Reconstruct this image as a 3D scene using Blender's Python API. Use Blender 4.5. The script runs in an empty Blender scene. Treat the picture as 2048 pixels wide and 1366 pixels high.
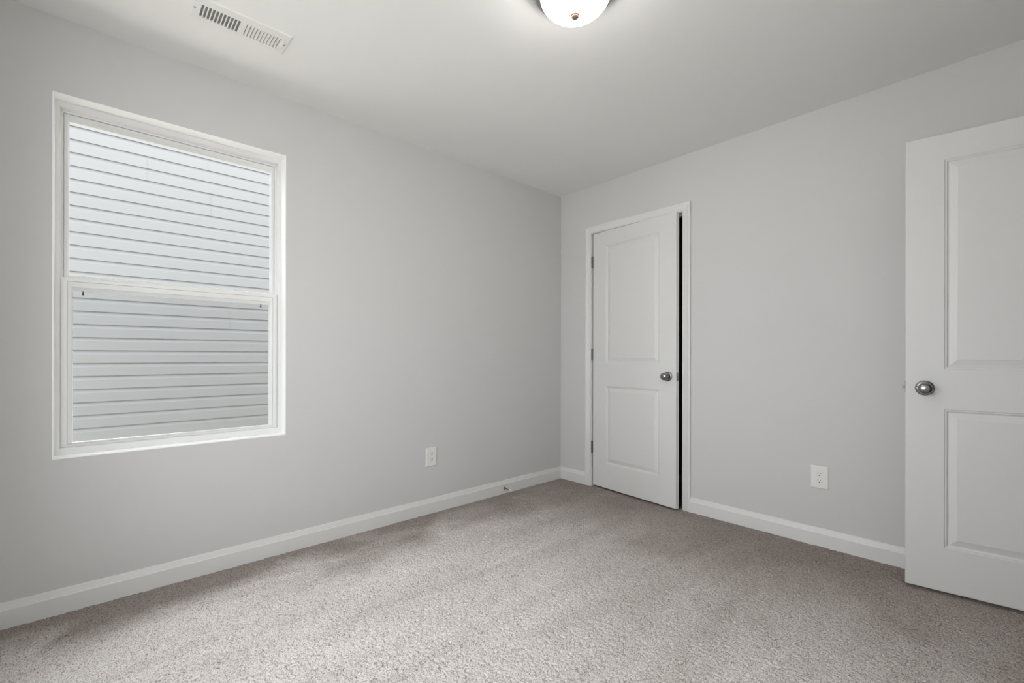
import bpy, math
import numpy as np
from mathutils import Vector, Matrix

SC = bpy.context.scene
COL = SC.collection
R = math.radians

# ------------------------------------------------------------------ camera
cam_data = bpy.data.cameras.new('camera')
cam = bpy.data.objects.new('camera', cam_data)
COL.objects.link(cam)
cam.location = (2.626, -2.9856, 1.055)
cam.rotation_euler = (R(90), R(-0.08), R(47.466))
cam_data.sensor_width = 36.0
cam_data.lens = 909.15 / 2048 * 36.0
cam_data.shift_y = 29.38 / 2048
cam_data.clip_start = 0.02
SC.camera = cam

# ------------------------------------------------------------------ world / exposure
SKY = 5.6
world = bpy.data.worlds.new('sky')
SC.world = world
world.use_nodes = True
wn = world.node_tree
for n in list(wn.nodes):
    wn.nodes.remove(n)
w_out = wn.nodes.new('ShaderNodeOutputWorld')
w_bg = wn.nodes.new('ShaderNodeBackground')
w_bg.inputs['Color'].default_value = (0.955, 0.972, 1.0, 1)
w_bg.inputs['Strength'].default_value = SKY
wn.links.new(w_bg.outputs[0], w_out.inputs[0])

SC.view_settings.view_transform = 'Standard'
SC.view_settings.look = 'None'
SC.view_settings.gamma = 1.0
SC.view_settings.use_curve_mapping = False
SC.view_settings.exposure = 0.07
LAMP = 23.0            # emission of the frosted glass bowl of the ceiling light

# sun standing over the far end of the gap between the houses: it lights the ground outside
sl = bpy.data.lights.new('sun', 'SUN')
sl.energy = 28.0
sl.angle = R(0.6)
sl.color = (1.0, 0.97, 0.93)
sun = bpy.data.objects.new('sun', sl)
COL.objects.link(sun)
sun.rotation_euler = Vector((-0.08, 0.60, 0.80)).to_track_quat('Z', 'Y').to_euler()

# daylight portals in the window and the unseen added ones (only guides the sampling of the sky)
pl = bpy.data.lights.new('window_portal', 'AREA')
pl.shape = 'RECTANGLE'
pl.size = 0.885
pl.size_y = 1.50
pl.cycles.is_portal = True
for loc, rz in (((-0.165, -2.672, 1.381), 90), ((1.10, -3.495, 1.381), 180), ((2.22, -3.495, 1.381), 180),
                ((3.235, -2.80, 1.381), -90)):
    po = bpy.data.objects.new('window_portal', pl)
    COL.objects.link(po)
    po.location = loc
    po.rotation_euler = (R(90), 0, R(rz))     # facing into the room

cy = SC.cycles
cy.max_bounces = 16
cy.diffuse_bounces = 10
cy.glossy_bounces = 4
cy.transparent_max_bounces = 12
cy.transmission_bounces = 6
cy.caustics_reflective = False
cy.caustics_refractive = False
cy.sample_clamp_indirect = 6.0
cy.use_denoising = True

# ------------------------------------------------------------------ materials
def mat(name, color, rough=0.6, metal=0.0, spec=0.5):
    m = bpy.data.materials.new(name)
    m.use_nodes = True
    b = m.node_tree.nodes['Principled BSDF']
    b.inputs['Base Color'].default_value = (*color, 1)
    b.inputs['Roughness'].default_value = rough
    b.inputs['Metallic'].default_value = metal
    b.inputs['Specular IOR Level'].default_value = spec
    return m

def add_noise(m, scale, var, bump=0.0, bump_dist=0.001, detail=3.0, stretch=(1, 1, 1), bump_scale=None):
    """small colour mottling and surface bump from object-space noise"""
    nt = m.node_tree
    b = nt.nodes['Principled BSDF']
    tc = nt.nodes.new('ShaderNodeTexCoord')
    mp = nt.nodes.new('ShaderNodeMapping')
    mp.inputs['Scale'].default_value = stretch
    nt.links.new(tc.outputs['Object'], mp.inputs['Vector'])
    nz = nt.nodes.new('ShaderNodeTexNoise')
    nz.inputs['Scale'].default_value = scale
    nz.inputs['Detail'].default_value = detail
    nt.links.new(mp.outputs[0], nz.inputs['Vector'])
    if var > 0:
        c = Vector(b.inputs['Base Color'].default_value[:3])
        rp = nt.nodes.new('ShaderNodeValToRGB')
        rp.color_ramp.elements[0].position = 0.3
        rp.color_ramp.elements[1].position = 0.7
        rp.color_ramp.elements[0].color = (*(c * (1 - var)), 1)
        rp.color_ramp.elements[1].color = (*(c * (1 + var)), 1)
        nt.links.new(nz.outputs['Fac'], rp.inputs[0])
        nt.links.new(rp.outputs[0], b.inputs['Base Color'])
    if bump > 0:
        src = nz
        if bump_scale:
            src = nt.nodes.new('ShaderNodeTexNoise')
            src.inputs['Scale'].default_value = bump_scale
            src.inputs['Detail'].default_value = 2.0
            nt.links.new(mp.outputs[0], src.inputs['Vector'])
        bp = nt.nodes.new('ShaderNodeBump')
        bp.inputs['Strength'].default_value = bump
        bp.inputs['Distance'].default_value = bump_dist
        nt.links.new(src.outputs['Fac'], bp.inputs['Height'])
        nt.links.new(bp.outputs[0], b.inputs['Normal'])
    return m

M_WALL = add_noise(mat('wall_paint', (0.580, 0.577, 0.570), 0.75, spec=0.3), 1.3, 0.006, 0.12, 0.0006, bump_scale=260)
M_CEIL = add_noise(mat('ceiling_paint', (0.79, 0.785, 0.773), 0.9, spec=0.2), 1.1, 0.006, 0.15, 0.0008, bump_scale=220)
M_TRIM = add_noise(mat('trim_paint', (0.69, 0.689, 0.677), 0.42), 2.0, 0.005)
M_DOOR = add_noise(mat('door_paint', (0.665, 0.664, 0.652), 0.45), 3.0, 0.005, 0.10, 0.0005, stretch=(1, 1, 0.06), bump_scale=160)
M_WHITE = add_noise(mat('daylit_return', (0.90, 0.90, 0.89), 0.45), 2.0, 0.004)  # whiteness stands for daylight on the window returns
M_VINYL = add_noise(mat('window_vinyl', (0.72, 0.72, 0.71), 0.35), 2.0, 0.004)
M_PLATE = add_noise(mat('outlet_plastic', (0.74, 0.735, 0.715), 0.35), 4.0, 0.004)
M_SLOT = add_noise(mat('slot_dark', (0.03, 0.03, 0.028), 0.6), 9.0, 0.1)
M_SLOTG = add_noise(mat('slot_grey', (0.10, 0.10, 0.095), 0.6), 9.0, 0.1)
M_METAL = add_noise(mat('satin_nickel', (0.30, 0.295, 0.29), 0.27, 1.0), 40.0, 0.03)
M_STEEL = add_noise(mat('dark_steel', (0.20, 0.20, 0.195), 0.38, 1.0), 40.0, 0.04)
M_PAN = add_noise(mat('fixture_nickel', (0.40, 0.39, 0.375), 0.28, 1.0), 40.0, 0.03)
M_FINIAL = add_noise(mat('finial_bronze', (0.24, 0.165, 0.125), 0.5, 0.2), 40.0, 0.04)
M_VENT = add_noise(mat('vent_enamel', (0.76, 0.755, 0.74), 0.4), 4.0, 0.004)
M_DAMP = add_noise(mat('damper_steel', (0.27, 0.27, 0.26), 0.6, 0.0), 6.0, 0.05)
M_DUCT = add_noise(mat('duct_sheet', (0.40, 0.40, 0.39), 0.8), 6.0, 0.05)
M_RUBBER = add_noise(mat('rubber_white', (0.72, 0.72, 0.70), 0.6), 9.0, 0.01)
M_SIDING = add_noise(mat('vinyl_siding', (0.163, 0.163, 0.164), 0.55, spec=0.3), 4.0, 0.02, 0.12, 0.0012, stretch=(1, 0.12, 1), bump_scale=120)
M_ROOF = add_noise(mat('roof_shingle', (0.10, 0.095, 0.09), 0.9), 14.0, 0.25)
M_GROUND = add_noise(mat('gravel', (0.40, 0.395, 0.38), 0.9), 30.0, 0.3)
M_SOIL = add_noise(mat('dark_soil', (0.27, 0.26, 0.24), 0.95), 30.0, 0.3)
M_CLOSET = add_noise(mat('closet_shade', (0.10, 0.10, 0.098), 0.9, spec=0.0), 1.3, 0.01)  # closet's unlit shade put into the wall colour
M_PIN = add_noise(mat('black_plastic', (0.02, 0.02, 0.02), 0.5), 9.0, 0.1)

def glass_mat():
    m = bpy.data.materials.new('window_glass')
    m.use_nodes = True
    nt = m.node_tree
    for n in list(nt.nodes):
        nt.nodes.remove(n)
    o = nt.nodes.new('ShaderNodeOutputMaterial')
    mix = nt.nodes.new('ShaderNodeMixShader')
    fr = nt.nodes.new('ShaderNodeFresnel')
    fr.inputs['IOR'].default_value = 1.06
    t = nt.nodes.new('ShaderNodeBsdfTransparent')
    t.inputs['Color'].default_value = (0.97, 0.985, 0.98, 1)
    g = nt.nodes.new('ShaderNodeBsdfGlossy')
    g.inputs['Roughness'].default_value = 0.02
    nt.links.new(fr.outputs[0], mix.inputs[0])
    nt.links.new(t.outputs[0], mix.inputs[1])
    nt.links.new(g.outputs[0], mix.inputs[2])
    nt.links.new(mix.outputs[0], o.inputs[0])
    return m
M_GLASS = glass_mat()

def screen_mat():
    m = bpy.data.materials.new('insect_mesh')
    m.use_nodes = True
    nt = m.node_tree
    for n in list(nt.nodes):
        nt.nodes.remove(n)
    o = nt.nodes.new('ShaderNodeOutputMaterial')
    mix = nt.nodes.new('ShaderNodeMixShader')
    mix.inputs[0].default_value = 0.10
    t = nt.nodes.new('ShaderNodeBsdfTransparent')
    d = nt.nodes.new('ShaderNodeBsdfDiffuse')
    d.inputs['Color'].default_value = (0.13, 0.13, 0.135, 1)
    nt.links.new(t.outputs[0], mix.inputs[1])
    nt.links.new(d.outputs[0], mix.inputs[2])
    nt.links.new(mix.outputs[0], o.inputs[0])
    return m
M_SCREEN = screen_mat()

def lamp_mat():
    m = bpy.data.materials.new('frosted_lit_glass')
    m.use_nodes = True
    b = m.node_tree.nodes['Principled BSDF']
    b.inputs['Base Color'].default_value = (0.8, 0.79, 0.77, 1)
    b.inputs['Roughness'].default_value = 0.4
    b.inputs['Emission Color'].default_value = (1.0, 0.98, 0.95, 1)
    b.inputs['Emission Strength'].default_value = LAMP
    return m
M_LAMP = lamp_mat()

def carpet_mat():
    m = bpy.data.materials.new('carpet')
    m.use_nodes = True
    nt = m.node_tree
    b = nt.nodes['Principled BSDF']
    b.inputs['Roughness'].default_value = 0.95
    b.inputs['Specular IOR Level'].default_value = 0.1
    tc = nt.nodes.new('ShaderNodeTexCoord')
    # heathered yarn, with shaded gaps between tufts painted as dark flecks
    n1 = nt.nodes.new('ShaderNodeTexNoise')
    n1.inputs['Scale'].default_value = 235
    n1.inputs['Detail'].default_value = 1.5
    nt.links.new(tc.outputs['Object'], n1.inputs['Vector'])
    r1 = nt.nodes.new('ShaderNodeValToRGB')
    e = r1.color_ramp.elements
    e[0].position = 0.33                  # dark flecks: painted shade of pits between tufts
    e[0].color = (0.29, 0.260, 0.242, 1)
    e[1].position = 0.43
    e[1].color = (0.56, 0.527, 0.503, 1)
    e2 = e.new(0.62)
    e2.color = (0.765, 0.732, 0.706, 1)
    nt.links.new(n1.outputs['Fac'], r1.inputs[0])
    # swaths where the vacuum brushed the pile one way (pale tips) or the other (darker sides), plus light falloff painted towards the back
    def math_node(op, a, bb):
        n = nt.nodes.new('ShaderNodeMath')
        n.operation = op
        for k, q in enumerate((a, bb)):
            if isinstance(q, (int, float)):
                n.inputs[k].default_value = q
            else:
                nt.links.new(q, n.inputs[k])
        return n.outputs[0]
    def ramp(fac, stops):
        r = nt.nodes.new('ShaderNodeValToRGB')
        while len(r.color_ramp.elements) < len(stops):
            r.color_ramp.elements.new(0.5)
        for el, (p, v) in zip(r.color_ramp.elements, stops):
            el.position = p
            el.color = (v, v, v, 1)
        nt.links.new(fac, r.inputs[0])
        return r.outputs[0]
    sep = nt.nodes.new('ShaderNodeSeparateXYZ')
    nt.links.new(tc.outputs['Object'], sep.inputs[0])
    def noise(scale, detail, stretch, rot):
        mp = nt.nodes.new('ShaderNodeMapping')
        mp.inputs['Rotation'].default_value = (0, 0, R(rot))
        mp.inputs['Scale'].default_value = stretch
        nt.links.new(tc.outputs['Object'], mp.inputs['Vector'])
        n = nt.nodes.new('ShaderNodeTexNoise')
        n.inputs['Scale'].default_value = scale
        n.inputs['Detail'].default_value = detail
        n.inputs['Distortion'].default_value = 0.5
        nt.links.new(mp.outputs[0], n.inputs['Vector'])
        return n.outputs['Fac']
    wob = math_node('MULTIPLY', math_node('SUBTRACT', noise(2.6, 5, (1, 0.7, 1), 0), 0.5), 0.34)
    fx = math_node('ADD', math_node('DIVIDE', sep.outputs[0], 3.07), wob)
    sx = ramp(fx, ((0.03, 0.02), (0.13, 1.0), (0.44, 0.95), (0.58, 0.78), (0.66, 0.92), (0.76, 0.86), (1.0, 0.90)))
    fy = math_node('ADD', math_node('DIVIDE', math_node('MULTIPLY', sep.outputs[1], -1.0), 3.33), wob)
    sy = ramp(fy, ((0.06, 0.02), (0.18, 0.28), (0.28, 0.66), (0.42, 0.92), (0.54, 1.0)))  # light falling off towards the back wall, painted into the carpet
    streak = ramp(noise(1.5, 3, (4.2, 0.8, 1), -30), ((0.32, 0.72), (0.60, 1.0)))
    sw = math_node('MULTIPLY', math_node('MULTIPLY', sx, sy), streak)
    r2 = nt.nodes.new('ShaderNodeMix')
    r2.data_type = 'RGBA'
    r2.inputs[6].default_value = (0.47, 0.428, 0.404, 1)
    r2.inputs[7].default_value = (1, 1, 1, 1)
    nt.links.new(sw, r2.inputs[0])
    mx = nt.nodes.new('ShaderNodeMix')
    mx.data_type = 'RGBA'
    mx.blend_type = 'MULTIPLY'
    mx.inputs[0].default_value = 1.0
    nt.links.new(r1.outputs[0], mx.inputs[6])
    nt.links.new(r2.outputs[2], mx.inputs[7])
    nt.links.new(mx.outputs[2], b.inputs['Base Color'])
    bp = nt.nodes.new('ShaderNodeBump')
    bp.inputs['Strength'].default_value = 0.35
    bp.inputs['Distance'].default_value = 0.002
    n3 = nt.nodes.new('ShaderNodeTexNoise')
    n3.inputs['Scale'].default_value = 420
    nt.links.new(tc.outputs['Object'], n3.inputs['Vector'])
    nt.links.new(n3.outputs['Fac'], bp.inputs['Height'])
    nt.links.new(bp.outputs[0], b.inputs['Normal'])
    return m
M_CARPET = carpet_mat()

# ------------------------------------------------------------------ mesh helpers
class MB:
    def __init__(self):
        self.v = []
        self.f = []

    def add(self, verts, faces):
        o = len(self.v)
        self.v += [tuple(p) for p in verts]
        self.f += [tuple(i + o for i in q) for q in faces]
        return self

    def box(self, x0, x1, y0, y1, z0, z1):
        v = [(x0, y0, z0), (x1, y0, z0), (x1, y1, z0), (x0, y1, z0),
             (x0, y0, z1), (x1, y0, z1), (x1, y1, z1), (x0, y1, z1)]
        f = [(0, 3, 2, 1), (4, 5, 6, 7), (0, 1, 5, 4), (1, 2, 6, 5), (2, 3, 7, 6), (3, 0, 4, 7)]
        return self.add(v, f)

    def bbox(self, x0, x1, y0, y1, z0, z1, b):
        """box with chamfered edges"""
        xs, ys, zs = (x0, x1), (y0, y1), (z0, z1)
        v, idx = [], {}
        for i in (0, 1):
            for j in (0, 1):
                for k in (0, 1):
                    s = [1 if t == 0 else -1 for t in (i, j, k)]
                    c = (xs[i], ys[j], zs[k])
                    for a in range(3):
                        p = [c[t] + (0 if t == a else s[t] * b) for t in range(3)]
                        idx[(i, j, k, a)] = len(v)
                        v.append(tuple(p))
        f = []
        for a in range(3):
            o1, o2 = [t for t in range(3) if t != a]
            for s in (0, 1):
                q = []
                for (p1, p2) in ((0, 0), (1, 0), (1, 1), (0, 1)):
                    c = [0, 0, 0]
                    c[a] = s; c[o1] = p1; c[o2] = p2
                    q.append(idx[(*c, a)])
                f.append(tuple(q))
        for a in range(3):          # edges along axis a
            o1, o2 = [t for t in range(3) if t != a]
            for p1 in (0, 1):
                for p2 in (0, 1):
                    c0 = [0, 0, 0]; c1 = [0, 0, 0]
                    c0[o1] = c1[o1] = p1
                    c0[o2] = c1[o2] = p2
                    c1[a] = 1
                    f.append((idx[(*c0, o1)], idx[(*c1, o1)], idx[(*c1, o2)], idx[(*c0, o2)]))
        for i in (0, 1):
            for j in (0, 1):
                for k in (0, 1):
                    f.append((idx[(i, j, k, 0)], idx[(i, j, k, 1)], idx[(i, j, k, 2)]))
        return self.add(v, f)

    def loft(self, loops, closed_loop=True, closed_path=False, cap0=False, cap1=False):
        n = len(loops[0])
        v = [p for l in loops for p in l]
        f = []
        m = len(loops)
        for i in range(m if closed_path else m - 1):
            a, b = i * n, ((i + 1) % m) * n
            for j in range(n if closed_loop else n - 1):
                k = (j + 1) % n
                f.append((a + j, a + k, b + k, b + j))
        if cap0:
            f.append(tuple(range(n))[::-1])
        if cap1:
            f.append(tuple((m - 1) * n + j for j in range(n)))
        return self.add(v, f)

    def lathe(self, prof, origin=(0, 0, 0), axis='z', seg=48, cap0=False, cap1=False):
        """prof = [(radius, distance along axis)]"""
        loops = []
        for r, h in prof:
            l = []
            for k in range(seg):
                t = 2 * math.pi * k / seg
                a, b = r * math.cos(t), r * math.sin(t)
                if axis == 'z':
                    p = (a, b, h)
                elif axis == 'y':
                    p = (a, h, b)
                else:
                    p = (h, a, b)
                l.append(tuple(p[i] + origin[i] for i in range(3)))
            loops.append(l)
        return self.loft(loops, cap0=cap0, cap1=cap1)

    def build(self, name, material, parent=None, smooth=False, loc=None, rotz=0.0, mirror_x=False):
        v, f = self.v, self.f
        if mirror_x:
            v = [(-p[0], p[1], p[2]) for p in v]
        me = bpy.data.meshes.new(name)
        me.from_pydata(v, [], f)
        me.materials.append(material)
        me.validate()
        import bmesh
        bm = bmesh.new()
        bm.from_mesh(me)
        bmesh.ops.remove_doubles(bm, verts=bm.verts, dist=1e-6)
        bmesh.ops.recalc_face_normals(bm, faces=bm.faces)
        bm.to_mesh(me)
        bm.free()
        if smooth:
            me.polygons.foreach_set('use_smooth', [True] * len(me.polygons))
            try:
                me.set_sharp_from_angle(angle=R(40))
            except Exception:
                pass
        o = bpy.data.objects.new(name, me)
        COL.objects.link(o)
        if parent is not None:
            o.parent = parent
        if loc is not None:
            o.location = loc
        if rotz:
            o.rotation_euler = (0, 0, rotz)
        return o


def tag(o, label=None, cat=None, group=None, kind=None):
    if label:
        o['label'] = label
    if cat:
        o['category'] = cat
    if group:
        o['group'] = group
    if kind:
        o['kind'] = kind
    return o


def struct(o, label, cat):
    return tag(o, label, cat, kind='structure')


def thing(name, label, cat, loc=(0, 0, 0), rotz=0.0, group=None):
    o = bpy.data.objects.new(name, None)
    o.empty_display_size = 0.05
    COL.objects.link(o)
    o.location = loc
    o.rotation_euler = (0, 0, rotz)
    return tag(o, label, cat, group)


# ------------------------------------------------------------------ room shell
H = 2.44
X1 = 3.07           # right wall
Y1 = -3.33          # wall behind the camera
WT = 0.115

# window opening in the left wall
WY0, WY1, WZ0, WZ1 = -3.114, -2.229, 0.631, 2.131
b = MB()
b.box(-0.16, 0, Y1 - WT, WY0, 0, H)
b.box(-0.16, 0, WY1, WT, 0, H)
b.box(-0.16, 0, WY0, WY1, 0, WZ0)
b.box(-0.16, 0, WY0, WY1, WZ1, H)
struct(b.build('wall_left', M_WALL), 'pale grey painted wall on the left with the window in it', 'wall')

# closet opening in the back wall
CX0, CX1, CZ = 0.337, 1.109, 2.049      # inside faces of the jamb
JT = 0.018
b = MB()
b.box(0, CX0 - JT, 0, WT, 0, H)
b.box(CX1 + JT, X1 + WT, 0, WT, 0, H)
b.box(CX0 - JT, CX1 + JT, 0, WT, CZ + JT, H)
struct(b.build('wall_back', M_WALL), 'pale grey painted wall with the closet door and one outlet', 'wall')

# entry doorway in the right wall
EY1, EY0 = -0.093, -0.865
b = MB()
b.box(X1, X1 + WT, EY1 + JT, 0, 0, H)
RYC = (-2.80,)                    # unseen window added beside the camera for fill light
b.box(X1, X1 + WT, RYC[0] + 0.4425, EY0 - JT, 0, H)
b.box(X1, X1 + 0.16, Y1 - WT, RYC[0] - 0.4425, 0, H)
for c in RYC:
    b.box(X1, X1 + 0.16, c - 0.4425, c + 0.4425, 0, WZ0)
    b.box(X1, X1 + 0.16, c - 0.4425, c + 0.4425, WZ1, H)
b.box(X1, X1 + WT, EY0 - JT, EY1 + JT, CZ + JT, H)
struct(b.build('wall_right', M_WALL), 'pale grey painted wall the open door is hinged to', 'wall')
b = MB()
FXC = (1.10, 2.22)                 # two unseen windows added behind the camera for fill light
xs = [0.0]
for c in FXC:
    xs += [c - 0.4425, c + 0.4425]
xs.append(X1)
for k in range(0, len(xs), 2):
    b.box(xs[k], xs[k + 1], Y1 - 0.16, Y1, 0, H)
for k in range(1, len(xs) - 1, 2):
    b.box(xs[k], xs[k + 1], Y1 - 0.16, Y1, 0, WZ0)
    b.box(xs[k], xs[k + 1], Y1 - 0.16, Y1, WZ1, H)
struct(b.build('wall_front', M_WALL), 'pale grey painted wall opposite the closet door', 'wall')

# ceiling with the hole of the air register
VX0, VX1, VY0, VY1 = 0.405, 0.488, -2.679, -2.383
b = MB()
b.box(-0.16, VX0, Y1 - WT, WT, H, H + 0.012)
b.box(VX1, X1 + WT, Y1 - WT, WT, H, H + 0.012)
b.box(VX0, VX1, Y1 - WT, VY0, H, H + 0.012)
b.box(VX0, VX1, VY1, WT, H, H + 0.012)
struct(b.build('ceiling', M_CEIL), 'flat white painted ceiling with a register and a flush light', 'ceiling')

# carpet: a dense mesh of small tufts
def make_floor():
    rng = np.random.default_rng(7)
    sp = 0.0035
    xs = np.arange(-0.002, X1 + 0.002 + sp, sp)
    ys = np.arange(Y1 - 0.002, 0.002 + sp, sp)
    nx, ny = len(xs), len(ys)
    gx, gy = np.meshgrid(xs, ys)
    gx = gx + rng.uniform(-1, 1, gx.shape) * sp * 0.36
    gy = gy + rng.uniform(-1, 1, gy.shape) * sp * 0.36

    def smooth(a, k):
        for _ in range(k):
            a = (a + np.roll(a, 1, 0) + np.roll(a, -1, 0) + np.roll(a, 1, 1) + np.roll(a, -1, 1)) / 5.0
        return a
    n0 = rng.standard_normal(gx.shape)
    n1 = smooth(rng.standard_normal(gx.shape), 1)
    n1 /= n1.std()
    n2 = smooth(rng.standard_normal(gx.shape), 40)
    n2 /= n2.std()
    z = 0.0006 * n0 + 0.0007 * n1 + 0.0005 * n2
    pit = np.clip((-1.15 - n1) / 0.5, 0, 1)  # gaps between tufts
    z = z - 0.0065 * pit
    z = np.clip(z, -0.010, 0.0040) - 0.001
    co = np.empty((nx * ny, 3), np.float32)
    co[:, 0] = gx.ravel()
    co[:, 1] = gy.ravel()
    co[:, 2] = z.ravel()
    i = np.arange((nx - 1) * (ny - 1))
    r, c = i // (nx - 1), i % (nx - 1)
    a = r * nx + c
    q = np.stack([a, a + 1, a + nx + 1, a + nx], 1).astype(np.int32)
    me = bpy.data.meshes.new('floor')
    me.vertices.add(nx * ny)
    me.vertices.foreach_set('co', co.ravel())
    me.loops.add(q.size)
    me.loops.foreach_set('vertex_index', q.ravel())
    me.polygons.add(len(q))
    me.polygons.foreach_set('loop_start', np.arange(0, q.size, 4, dtype=np.int32))
    me.polygons.foreach_set('use_smooth', np.ones(len(q), bool))
    me.update(calc_edges=True)
    me.materials.append(M_CARPET)
    o = bpy.data.objects.new('floor', me)
    COL.objects.link(o)
    return o
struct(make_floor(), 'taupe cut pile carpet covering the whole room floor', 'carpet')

# ------------------------------------------------------------------ baseboards
BB = [(0.0135, -0.004), (0.0135, 0.070), (0.0125, 0.0725), (0.0105, 0.0745), (0.0095, 0.079),
      (0.0075, 0.086), (0.0050, 0.0965), (0.0035, 0.099), (0.0, 0.099), (0.0, -0.004)]

def base_run(b, p0, p1, nrm, m0=0, m1=0):
    """baseboard along the wall line p0-p1, nrm = into the room; m0/m1 = 1 mitres an inside corner"""
    d = Vector((p1[0] - p0[0], p1[1] - p0[1])).normalized()
    l0, l1 = [], []
    for t, z in BB:
        l0.append((p0[0] + nrm[0] * t + d.x * t * m0, p0[1] + nrm[1] * t + d.y * t * m0, z))
        l1.append((p1[0] + nrm[0] * t - d.x * t * m1, p1[1] + nrm[1] * t - d.y * t * m1, z))
    b.loft([l0, l1], cap0=True, cap1=True)

CAS = 0.057
REV = 0.005
b = MB(); base_run(b, (0, 0), (0, Y1), (1, 0), 1, 1)
struct(b.build('baseboard_left', M_TRIM), 'white baseboard under the window wall', 'baseboard')
b = MB()
base_run(b, (0, 0), (CX0 - REV - CAS, 0), (0, -1), 1, 0)
base_run(b, (CX1 + REV + CAS, 0), (X1, 0), (0, -1), 0, 1)
struct(b.build('baseboard_back', M_TRIM), 'white baseboard on both sides of the closet door', 'baseboard')
b = MB(); base_run(b, (X1, EY0 - REV - CAS), (X1, Y1), (-1, 0), 0, 1)
struct(b.build('baseboard_right', M_TRIM), 'white baseboard on the wall with the room entry', 'baseboard')
b = MB(); base_run(b, (0, Y1), (X1, Y1), (0, 1), 1, 1)
struct(b.build('baseboard_front', M_TRIM), 'white baseboard on the wall opposite the closet', 'baseboard')

# ------------------------------------------------------------------ door casings and jambs
CPROF = [(0.0, 0.0), (0.0, 0.0085), (0.0015, 0.0095), (0.006, 0.0100), (0.009, 0.0085), (0.013, 0.0080),
         (0.017, 0.0095), (0.030, 0.0115), (0.038, 0.0135), (0.043, 0.0155), (0.050, 0.0165),
         (0.055, 0.0155), (0.057, 0.0135), (0.057, 0.0)]

def casing_mesh(x0, x1, zt):
    """mitred casing round an opening in the plane y=0, standing out towards -y (local)"""
    b = MB()
    loops = []
    for k in range(4):
        l = []
        for d, t in CPROF:
            xa, xb, z = x0 - REV - d, x1 + REV + d, zt + REV + d
            l.append([(xa, -t, -0.004), (xa, -t, z), (xb, -t, z), (xb, -t, -0.004)][k])
        loops.append(l)
    b.loft(loops, cap0=True, cap1=True)
    return b

def jamb_mesh(x0, x1, zt, stop_y):
    b = MB()
    b.box(x0 - JT, x0, 0.0, WT, -0.004, zt + JT)
    b.box(x1, x1 + JT, 0.0, WT, -0.004, zt + JT)
    b.box(x0, x1, 0.0, WT, zt, zt + JT)
    # stops
    b.box(x0, x0 + 0.011, stop_y, stop_y + 0.034, -0.004, zt)
    b.box(x1 - 0.011, x1, stop_y, stop_y + 0.034, -0.004, zt)
    b.box(x0 + 0.011, x1 - 0.011, stop_y, stop_y + 0.034, zt - 0.011, zt)
    return b

c = casing_mesh(CX0, CX1, CZ).build('trim_1', M_TRIM)
struct(c, 'white moulded casing round the closet door', 'door casing')
j = jamb_mesh(CX0, CX1, CZ, 0.039).build('trim_2', M_TRIM)
struct(j, 'white door jamb with a stop inside the closet opening', 'door jamb')
b = MB(); b.box(CX1 - 0.0012, CX1 + 0.0005, 0.006, 0.034, 0.890, 0.948)
b.build('strike_plate', M_METAL, j)

# entry doorway: local frame has x along -Y of the room, y towards the hall
def to_right(o):
    o.location = (X1, EY1, 0)
    o.rotation_euler = (0, 0, R(-90))
    return o
ew = EY1 - EY0
struct(to_right(casing_mesh(0, ew, CZ).build('trim_3', M_TRIM)), 'white moulded casing round the room entry', 'door casing')
struct(to_right(jamb_mesh(0, ew, CZ, 0.039).build('trim_4', M_TRIM)), 'white door jamb of the room entry', 'door jamb')

# ------------------------------------------------------------------ doors
DT = 0.035
MOLD = [(0.0, 0.0), (0.0025, 0.0028), (0.0055, 0.0032), (0.0075, 0.0030), (0.0100, 0.0052), (0.0135, 0.0088), (0.0160, 0.0090),
        (0.0180, 0.0086), (0.0400, 0.0024), (0.0425, 0.0012), (0.0455, 0.0012)]

def door_leaf(W, Hd):
    b = MB()
    e = 0.002
    xa, xb = 0.133, W - 0.130
    rows = [(0.194, 0.809), (0.986, 1.915)]
    for side in (0, 1):
        def P(x, z, h):
            return (x, h if side == 0 else DT - h, z)
        xs = [e, xa, xb, W - e]
        zs = [e, rows[0][0], rows[0][1], rows[1][0], rows[1][1], Hd - e]
        for i in range(3):
            for k in range(5):
                if i == 1 and k in (1, 3):
                    loops = []
                    for d, h in MOLD:
                        x0, x1, z0, z1 = xs[1] + d, xs[2] - d, zs[k] + d, zs[k + 1] - d
                        loops.append([P(x0, z0, h), P(x1, z0, h), P(x1, z1, h), P(x0, z1, h)])
                    b.loft(loops, cap1=True)
                else:
                    b.add([P(xs[i], zs[k], 0), P(xs[i + 1], zs[k], 0), P(xs[i + 1], zs[k + 1], 0), P(xs[i], zs[k + 1], 0)], [(0, 1, 2, 3)])
    def loop(x0, x1, z0, z1, y):
        return [(x0, y, z0), (x1, y, z0), (x1, y, z1), (x0, y, z1)]
    b.loft([loop(e, W - e, e, Hd - e, 0), loop(0, W, 0, Hd, e), loop(0, W, 0, Hd, DT - e), loop(e, W - e, e, Hd - e, DT)])
    return b

KNOB = [(0.0110, 0.006), (0.0110, 0.022), (0.0125, 0.027), (0.0185, 0.031), (0.0235, 0.036), (0.0262, 0.043),
        (0.0265, 0.048), (0.0250, 0.054), (0.0215, 0.0590), (0.0160, 0.0625), (0.0080, 0.0645), (0.0005, 0.0650)]
ROSE = [(0.0335, 0.0), (0.0335, 0.002), (0.0325, 0.0045), (0.0295, 0.0070), (0.0240, 0.0085), (0.0150, 0.0100), (0.0105, 0.0105)]

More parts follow.
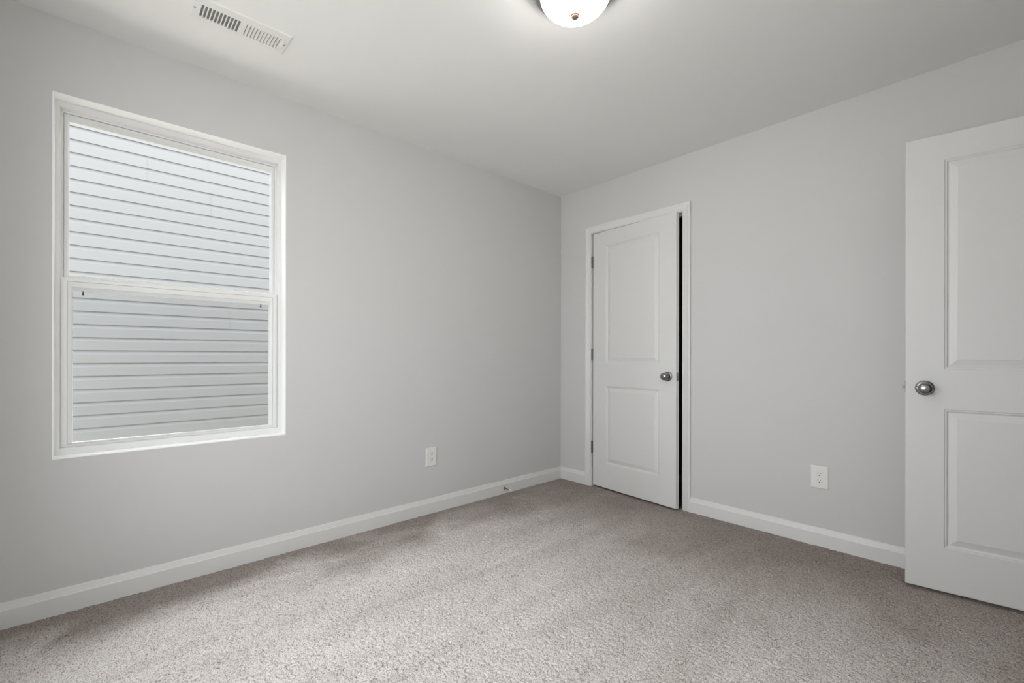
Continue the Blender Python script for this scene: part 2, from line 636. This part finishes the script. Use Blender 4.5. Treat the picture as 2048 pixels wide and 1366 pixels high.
def knob_set(door, x, z, privacy):
    for s in (-1, 1):
        y0 = 0.0 if s < 0 else DT
        b = MB(); b.lathe([(r, y0 + s * h) for r, h in KNOB], (x, 0, z), 'y', 48, cap1=True)
        k = b.build('door_knob', M_METAL, door, smooth=True)
        b = MB(); b.lathe([(r, y0 + s * h) for r, h in ROSE], (x, 0, z), 'y', 56)
        b.build('rosette', M_METAL, k, smooth=True)
        if privacy and s < 0:
            b = MB(); b.lathe([(0.0023, y0 + s * 0.0640), (0.0023, y0 + s * 0.0656)], (x, 0, z - 0.001), 'y', 16, cap0=True, cap1=True)
            tag(b.build('release_hole', M_PIN, k), 'small dark release hole in the knob face')
            b = MB(); b.lathe([(0.0019, y0 + s * 0.006), (0.0019, y0 + s * 0.0092)], (x - 0.026, 0, z + 0.007), 'y', 14, cap0=True, cap1=True)
            tag(b.build('screw_hole', M_PIN, k), 'small dark screw hole in the rosette')

def latch(door, xe, sgn, z):
    """face plate let into the door edge at x = xe, sgn = outward direction along x"""
    xa, xb = sorted((xe - sgn * 0.001, xe + sgn * 0.0008))
    b = MB(); b.bbox(xa, xb, DT / 2 - 0.0125, DT / 2 + 0.0125, z - 0.0285, z + 0.0285, 0.0006)
    p = b.build('latch_plate', M_METAL, door)
    for dz in (-0.021, 0.021):
        b = MB(); b.lathe([(0.0035, xe + sgn * 0.0007), (0.0035, xe + sgn * 0.0014)], (0, DT / 2, z + dz), 'x', 16, cap0=True, cap1=True)
        tag(b.build('screw', M_STEEL, p), 'dark screw head')
    # bevelled spring bolt
    b = MB()
    y0, y1, z0, z1 = DT / 2 - 0.0075, DT / 2 + 0.0065, z - 0.0075, z + 0.0075
    xr, xf = xe, xe + sgn * 0.011
    b.add([(xr, y0, z0), (xr, y1, z0), (xr, y1, z1), (xr, y0, z1),
           (xf, y0, z0), (xe + sgn * 0.003, y1, z0), (xe + sgn * 0.003, y1, z1), (xf, y0, z1)],
          [(0, 3, 2, 1), (4, 5, 6, 7), (0, 1, 5, 4), (1, 2, 6, 5), (2, 3, 7, 6), (3, 0, 4, 7)])
    b.build('latch_bolt', M_STEEL, p)

def hinges(door, zs, xk, yk, yl):
    for z in zs:
        b = MB()
        for k in range(5):
            z0 = z - 0.0445 + k * 0.0178
            b.lathe([(0.0062, z0 + 0.0004), (0.0062, z0 + 0.0174)], (xk, yk, 0), 'z', 20, cap0=True, cap1=True)
        h = b.build('hinge', M_STEEL, door, smooth=True)
        b = MB()
        b.lathe([(0.0015, z + 0.0500), (0.0045, z + 0.0490), (0.0058, z + 0.0445), (0.0040, z + 0.0440), (0.0040, z - 0.0440), (0.0058, z - 0.0445), (0.0045, z - 0.0485), (0.0012, z - 0.0495)], (xk, yk, 0), 'z', 20, cap0=True, cap1=True)
        b.build('hinge_pin', M_STEEL, h, smooth=True)
        b = MB()
        b.box(min(xk, 0) - 0.0005, max(xk, 0) + 0.0005, min(yl, yk), max(yl, yk), z - 0.0445, z + 0.0445)
        b.build('hinge_leaf', M_STEEL, h)

DH = 2.030
DZ = 0.0135
d1 = door_leaf(0.755, DH).build('door_1', M_DOOR, loc=(0.3485, -0.002, DZ), rotz=R(-5.10))
struct(d1, 'white two panel closet door standing slightly ajar in the back wall', 'door')
knob_set(d1, 0.692, 0.917 - DZ, False)
latch(d1, 0.755, 1, 0.917 - DZ)
hinges(d1, (1.818 - DZ, 1.069 - DZ, 0.319 - DZ), -0.0045, -0.0065, 0.028)

d2 = door_leaf(0.762, DH).build('door_2', M_DOOR, mirror_x=True, loc=(3.0630, -0.1296, DZ), rotz=R(7.72))
struct(d2, 'white two panel door wide open at the right edge of the photo', 'door')
knob_set(d2, -0.762 + 0.066, 0.914 - DZ, True)
latch(d2, -0.762, -1, 0.917 - DZ)
hinges(d2, (1.818 - DZ, 1.069 - DZ, 0.319 - DZ), 0.0040, DT + 0.0060, 0.007)

# ------------------------------------------------------------------ closet behind the ajar door
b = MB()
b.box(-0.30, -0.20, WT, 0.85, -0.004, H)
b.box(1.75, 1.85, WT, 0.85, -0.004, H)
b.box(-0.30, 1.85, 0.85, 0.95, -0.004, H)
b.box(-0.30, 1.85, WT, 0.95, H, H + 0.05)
struct(b.build('wall_closet', M_CLOSET), 'closet interior coloured dark for shade, behind the ajar door', 'wall')
b = MB(); b.box(-0.30, 1.85, 0.0025, 0.95, -0.06, -0.002)
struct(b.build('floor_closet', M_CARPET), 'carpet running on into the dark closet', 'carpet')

# hall beyond the entry doorway
b = MB()
b.box(4.25, 4.35, -1.2, 0.6, 0, H)
b.box(X1 + WT, 4.35, 0.6, 0.7, 0, H)
b.box(X1 + WT, 4.35, -1.3, -1.2, 0, H)
b.box(X1 + WT, 4.35, -1.3, 0.7, H, H + 0.05)
b.box(X1 + 0.001, X1 + WT, WT, 0.7, 0, H)
struct(b.build('wall_hall', M_WALL), 'pale grey hall walls beyond the room entry', 'wall')
b = MB(); b.box(X1 + 0.003, 4.35, -1.3, 0.7, -0.06, -0.002)
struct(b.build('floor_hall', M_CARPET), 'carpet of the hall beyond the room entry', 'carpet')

# ------------------------------------------------------------------ window
def ring(b, rects, closed=True):
    """rects: (y0, y1, z0, z1, x) nested rectangles joined one to the next"""
    loops = [[(x, y0, z0), (x, y1, z0), (x, y1, z1), (x, y0, z1)] for (y0, y1, z0, z1, x) in rects]
    return b.loft(loops, closed_path=closed)

def inset(l, r, bt, t, x):
    return (WY0 + l, WY1 - r, WZ0 + bt, WZ1 - t, x)

# added lining, whitened to paint in daylight on the returns of the opening
RL = 0.004
b = MB()
b.box(-0.070, 0.0004, WY0 - .0005, WY0 + RL, WZ0 - .0005, WZ1 + .0005)
b.box(-0.070, 0.0004, WY1 - RL, WY1 + .0005, WZ0 - .0005, WZ1 + .0005)
b.box(-0.070, 0.0004, WY0 + RL, WY1 - RL, WZ0 - .0005, WZ0 + RL)
b.box(-0.070, 0.0004, WY0 + RL, WY1 - RL, WZ1 - RL, WZ1 + .0005)
struct(b.build('trim_5', M_WHITE), 'added return lining, whitened as daylight, in the left wall window opening', 'window trim')
XF = -0.072
b = MB()
ring(b, [inset(0, 0, 0, 0, -0.158), inset(0, 0, 0, 0, XF), inset(.003, .003, .004, .003, XF + .003), inset(.017, .017, .028, .022, XF + .003),
         inset(.020, .020, .033, .026, XF), inset(.020, .020, .033, .026, -0.104), inset(.028, .028, .036, .034, -0.106),
         inset(.028, .028, .036, .034, -0.158)])
win = b.build('window_1', M_VINYL)
struct(win, 'white vinyl double hung window in the left wall', 'window')

# lower sash
LS = (-3.0945, -2.2495, 0.6635, 1.3885)
def rect(r, d, x, dz0=None, dz1=None):
    dz0 = d if dz0 is None else dz0
    dz1 = d if dz1 is None else dz1
    return (r[0] + d, r[1] - d, r[2] + dz0, r[3] - dz1, x)
XL = -0.082
b = MB()
ring(b, [rect(LS, 0, XL - .022), rect(LS, 0.0, XL - .002), rect(LS, .002, XL), rect(LS, .0205, XL, .012, .0150), rect(LS, .0215, XL - .003, .0128, .0165),
         rect(LS, .0225, XL, .0133, .0180), rect(LS, .0350, XL - .002, .0155, .0390), rect(LS, .0360, XL - .005, .0160, .0410), rect(LS, .0385, XL - .012, .0170, .0560),
         rect(LS, .0385, XL - .022, .0170, .0560)])
ls = b.build('lower_sash', M_VINYL, win)
b = MB(); b.box(XL - .0185, XL - .0145, LS[0] + .036, LS[1] - .036, LS[2] + .015, LS[3] - .054)
b.build('glass_pane', M_GLASS, ls)

# upper sash, one track further out
US = (-3.0855, -2.2575, 1.3590, 2.0965)
XU = -0.112
b = MB()
ring(b, [rect(US, 0, XU - .024), rect(US, 0, XU - .002), rect(US, .002, XU), rect(US, .0130, XU - .001), rect(US, .0150, XU - .006, None, .019),
         rect(US, .0175, XU - .014, .044, .0245), rect(US, .0175, XU - .024, .044, .0245)])
us = b.build('upper_sash', M_VINYL, win)
b = MB(); b.box(XU - .020, XU - .016, US[0] + .016, US[1] - .016, US[2] + .042, US[3] - .022)
b.build('glass_pane', M_GLASS, us)

# cam locks on the meeting rail
for y in (-2.935, -2.421):
    b = MB()
    n = 20
    lo = []
    for z, s in ((1.3885, 1.0), (1.3915, 1.0), (1.3945, 0.80)):
        l = [(XL - .016, y - .034 * s, z)]
        for k in range(n + 1):
            t = math.pi * k / n
            l.append((XL - .014 + .0145 * s * math.sin(t), y - .034 * s * math.cos(t), z))
        l.append((XL - .016, y + .034 * s, z))
        lo.append(l)
    b.loft(lo, cap0=True, cap1=True)
    lk = b.build('sash_lock', M_VINYL, win)
    b = MB()
    b.lathe([(.0085, 1.3945), (.0085, 1.4000), (.0070, 1.4015)], (XL - .011, y, 0), 'z', 24, cap1=True)
    b.bbox(XL - .016, XL - .007, y - .026, y + .004, 1.3955, 1.4005, .001)
    b.build('lock_lever', M_VINYL, lk)

# insect screen over the lower half, outside the lower sash
b = MB(); b.box(-0.1475, -0.147, WY0 + .029, WY1 - .029, WZ0 + .037, 1.40)
sn = b.build('insect_screen', M_SCREEN, win)
sn['kind'] = 'stuff'
for y in (-3.024, -2.329):
    b = MB()
    b.lathe([(.0020, 1.3330), (.0024, 1.3290), (.0024, 1.3240), (.0040, 1.3190), (.0040, 1.3165)], (-0.0895, y, 0), 'z', 14, cap0=True, cap1=True)
    tag(b.build('screen_pin', M_PIN, win, smooth=True), 'small dark plunger pin at the top of the lower pane')

# unseen copies of the window, added off camera to brighten the room
def copy_tree(o, parent=None):
    c = o.copy()
    COL.objects.link(c)
    c.parent = parent
    for ch in o.children:
        copy_tree(ch, c)
    return c
WC = (WY0 + WY1) / 2
for k, (loc, rz, lab) in enumerate((
        ((FXC[0] - WC, Y1, 0), 90, 'unseen window added for fill light opposite the closet, nearer the left wall'),
        ((FXC[1] - WC, Y1, 0), 90, 'unseen window added for fill light opposite the closet, further from the left wall'),
        ((X1, RYC[0] + WC, 0), 180, 'unseen window added for fill light in the right wall'))):
    w2 = copy_tree(win)
    w2.name = 'window_%d' % (k + 2)
    w2['label'] = lab
    w2.rotation_euler = (0, 0, R(rz))
    w2.location = loc

# ------------------------------------------------------------------ outside: neighbouring house and ground
SX = -2.86
CRS = 0.1143
TOPZ = 3.046
house = thing('house', 'neighbouring house clad in pale horizontal siding, seen through the window', 'house', (SX, -2.4, -0.4))
b = MB()
y0, y1 = -4.6, 4.6
k_lo, k_hi = -31, 6
pr = [(0.0000, 0.0), ]
loops = []
for k in range(k_lo, k_hi + 1):
    z = TOPZ + 0.4 + k * CRS           # butt edge of this course (local z)
    loops.append([(0.000, z), (0.0125, z + 0.0005), (0.0125, z + 0.004), (0.0112, z + 0.078), (0.0095, z + 0.082), (0.0040, z + 0.096), (0.0010, z + 0.106), (0.000, z + CRS)])
line = [p for l in loops for p in l]
b.loft([[(x, y0, z) for x, z in line], [(x, y1, z) for x, z in line]], closed_loop=False)
zt = TOPZ + 0.4 + (k_hi + 1) * CRS
b.box(-6.0, -0.002, y0, y1, 0, zt)
# lapped panel ends
for (ys, k0, k1) in ((-2.626, -3, -1), (-2.147, -1, 0), (-2.123, -5, -3), (-1.952, -15, -13), (-1.987, -24, -23), (-3.3, -9, -7), (-1.2, -9, -7)):
    for k in range(k0, k1):
        z = TOPZ + 0.4 + k * CRS
        yy = ys + 2.4
        q = [(0.0125, z + .001), (0.0125, z + .004), (0.0112, z + 0.078), (0.0095, z + 0.082), (0.0040, z + 0.096), (0.0010, z + 0.106)]
        b.loft([[(x + 0.0015, yy, zz) for x, zz in q], [(x + 0.0015, yy + 0.006, zz) for x, zz in q]], closed_loop=False)
        b.loft([[(x - 0.001, yy, zz) for x, zz in q], [(x + 0.0015, yy, zz) for x, zz in q]], closed_loop=False)
b.build('siding_wall', M_SIDING, house)
b = MB()
b.add([(0.05, y0 - .1, zt), (0.05, y1 + .1, zt), (-3.0, y1 + .1, zt + 1.3), (-3.0, y0 - .1, zt + 1.3), (-6.1, y0 - .1, zt), (-6.1, y1 + .1, zt)],
      [(0, 1, 2, 3), (3, 2, 5, 4), (0, 3, 4), (1, 5, 2), (0, 4, 5, 1)])
b.build('roof', M_ROOF, house)
b = MB(); b.box(-14, -0.16, -14, 12, -0.5, -0.4)
struct(b.build('ground', M_SOIL), 'dark soil between the two houses outside the window', 'ground')
b = MB(); b.box(-0.16, 12, -14, 12, -0.5, -0.4)
struct(b.build('ground_yard', M_GROUND), 'pale gravel yard on the other sides of the house', 'ground')

# ------------------------------------------------------------------ outlets
def outlet(label, loc, rotz):
    t = thing('wall_outlet', label, 'outlet', loc, rotz, 'wall outlets')
    w, h, d = 0.0425, 0.0635, 0.0060
    b = MB()
    def lp(i, y):
        return [(-w + i, y, -h + i), (w - i, y, -h + i), (w - i, y, h - i), (-w + i, y, h - i)]
    b.loft([lp(0, 0.0), lp(0, -0.0015), lp(0.0012, -0.0035), lp(0.0045, -0.0056), lp(0.0065, -d)], cap1=True)
    b.build('cover_plate', M_PLATE, t)
    for zc in (0.0193, -0.0193):
        b = MB()
        n = 40
        def face(s, y):
            l = []
            for k in range(n):
                a = 2 * math.pi * k / n
                l.append((0.0172 * s * math.cos(a), y, zc + max(-0.0142 * s, min(0.0142 * s, 0.0172 * s * math.sin(a)))))
            return l
        b.loft([face(1.0, -d + .0002), face(1.0, -d - .0012), face(.95, -d - .0018)], cap1=True)
        rc = b.build('receptacle', M_PLATE, t, smooth=False)
        y = -d - .0018
        for x, hh in ((-0.0064, 0.0042), (0.0064, 0.0034)):
            b = MB(); b.box(x - .0011, x + .0011, y - .0003, y + .0008, zc + 0.0035 - hh, zc + 0.0035 + hh)
            tag(b.build('slot', M_SLOTG, rc), 'dark blade slot')
        b = MB(); b.lathe([(0.0027, y + .0008), (0.0027, y - .0004)], (0, 0, zc - 0.0078), 'y', 18, cap0=True, cap1=True)
        tag(b.build('ground_hole', M_SLOT, rc), 'dark round ground hole')
    b = MB(); b.lathe([(0.0032, -d + .0002), (0.0032, -d - .0006), (0.0022, -d - .0011)], (0, 0, 0), 'y', 20, cap1=True)
    b.build('screw', M_PLATE, t)
    return t
outlet('white duplex outlet on the left wall between window and corner', (0, -1.3145, 0.3765), R(90))
outlet('white duplex outlet on the back wall between the two doors', (1.9165, 0, 0.3810), 0)

# ------------------------------------------------------------------ door stop on the left baseboard
t = thing('door_stop', 'small metal door stop with white tip on the left baseboard', 'door stop', (0.0135, -0.664, 0.040))
b = MB(); b.lathe([(0.0110, 0.0), (0.0110, 0.0020), (0.0090, 0.0050), (0.0050, 0.0075)], (0, 0, 0), 'x', 28, cap0=True)
b.build('base', M_STEEL, t, smooth=True)
b = MB(); b.lathe([(0.0038, 0.004), (0.0038, 0.064)], (0, 0, 0), 'x', 20)
b.build('rod', M_STEEL, t, smooth=True)
b = MB(); b.lathe([(0.0038, 0.056), (0.0070, 0.0565), (0.0076, 0.068), (0.0060, 0.0725)], (0, 0, 0), 'x', 24, cap1=True)
tag(b.build('tip', M_RUBBER, t, smooth=True), 'white rubber tip')

# ------------------------------------------------------------------ ceiling register
t = thing('ceiling_vent', 'white metal air register with angled louvers in the ceiling by the window', 'vent', (0.4465, -2.531, H))
hx, hy = (VX1 - VX0) / 2, (VY1 - VY0) / 2
px0, px1, py0, py1 = 0.3760 - 0.4465, 0.5300 - 0.4465, -2.7065 + 2.531, -2.3525 + 2.531
b = MB()
def rl(x0, x1, y0, y1, z):
    return [(x0, y0, z), (x1, y0, z), (x1, y1, z), (x0, y1, z)]
ZP = -0.0065
b.loft([rl(px0, px1, py0, py1, 0.0), rl(px0, px1, py0, py1, -0.0012), rl(px0 + .006, px1 - .004, py0 + .006, py1 - .006, ZP),
        rl(-hx, hx, -hy, hy, ZP), rl(-hx, hx, -hy, hy, 0.0)])
b.box(-hx, hx, -0.0095, 0.0095, ZP, ZP + 0.0012)       # web between the two banks
fr = b.build('face_plate', M_VENT, t)
pitch = (hy - 0.0095) / 11
for bank in (-1, 1):
    b = MB()
    for k in range(12):
        if bank < 0:
            yb = -hy + k * pitch
            dy = 0.0012
        else:
            yb = 0.0095 + k * pitch
            dy = -0.0068
        if k == (11 if bank < 0 else 0):
            dy = 0.0
        b.box(-hx, hx, max(yb - 0.0022, -hy if bank < 0 else 0.0095), min(yb + 0.0022, -0.0095 if bank < 0 else hy), ZP + 0.0003, ZP + 0.0011)
        n = 3
        for s in range(n):
            ya, yc = yb + dy * s / n, yb + dy * (s + 1) / n
            za, zc = ZP + 0.0008 + 0.0050 * s / n, ZP + 0.0008 + 0.0050 * (s + 1) / n
            b.add([(-hx, ya, za), (hx, ya, za), (hx, yc, zc), (-hx, yc, zc),
                   (-hx, ya + .0009, za), (hx, ya + .0009, za), (hx, yc + .0009, zc), (-hx, yc + .0009, zc)],
                  [(0, 1, 2, 3), (4, 7, 6, 5), (0, 4, 5, 1), (3, 2, 6, 7), (0, 3, 7, 4), (1, 5, 6, 2)])
    b.build('louver_bank', M_VENT, t)
for (xa, xb) in ((-hx, -0.0186), (-0.0168, hx)):
    b = MB(); b.box(xa, xb, -hy, hy, 0.0005, 0.0015)
    b.build('damper', M_DAMP, t)
b = MB()
b.box(-hx - .002, -hx, -hy, hy, 0.0, 0.10)
b.box(hx, hx + .002, -hy, hy, 0.0, 0.10)
b.box(-hx, hx, -hy - .002, -hy, 0.0, 0.10)
b.box(-hx, hx, hy, hy + .002, 0.0, 0.10)
b.box(-hx, hx, -hy, hy, 0.10, 0.102)
b.build('duct_boot', M_DUCT, t)
for (x, y) in ((0.0070, -0.1655), (0.0060, 0.1640)):
    b = MB(); b.lathe([(0.0042, ZP), (0.0042, ZP - 0.0008), (0.0028, ZP - 0.0016)], (x, y, 0), 'z', 18, cap1=True)
    tag(b.build('screw', M_DAMP, t, smooth=True), 'grey screw head')
b = MB(); b.bbox(0.004, 0.030, 0.1530, 0.1565, ZP - 0.010, ZP, 0.0008)
b.bbox(-0.016, 0.004, 0.1520, 0.1560, ZP - 0.004, ZP, 0.0008)
b.build('damper_lever', M_VENT, t)

# ------------------------------------------------------------------ ceiling light
t = thing('ceiling_light', 'lit round flush mount light with frosted glass bowl on the ceiling', 'light', (1.550, -1.686, H))
b = MB()
b.lathe([(0.002, -0.001), (0.150, 0.0), (0.152, -0.004), (0.157, -0.010), (0.158, -0.014), (0.163, -0.018), (0.1655, -0.024), (0.1650, -0.029),
         (0.1600, -0.033), (0.1590, -0.036), (0.1540, -0.041), (0.1520, -0.045), (0.1440, -0.050), (0.1360, -0.053), (0.128, -0.053), (0.002, -0.050)], (0, 0, 0), 'z', 96)
b.build('canopy', M_PAN, t, smooth=True)
b = MB()
pf = []
for k in range(19):
    a = (math.pi / 2) * k / 18
    pf.append((max(0.0008, 0.1290 * math.cos(a)), -0.0535 - 0.0785 * math.sin(a)))
b.lathe(pf, (0, 0, 0), 'z', 96, cap1=True)
b.build('glass_bowl', M_LAMP, t, smooth=True)
b = MB()
zb = -0.1325
b.lathe([(0.0165, zb + 0.002), (0.0170, zb - 0.001), (0.0158, zb - 0.0030), (0.0138, zb - 0.0036), (0.0136, zb - 0.0052), (0.0122, zb - 0.0082),
         (0.0080, zb - 0.0105), (0.0008, zb - 0.0114)], (0, 0, 0), 'z', 40, cap1=True)
tag(b.build('finial', M_FINIAL, t, smooth=True), 'small bronze finial under the glass bowl')
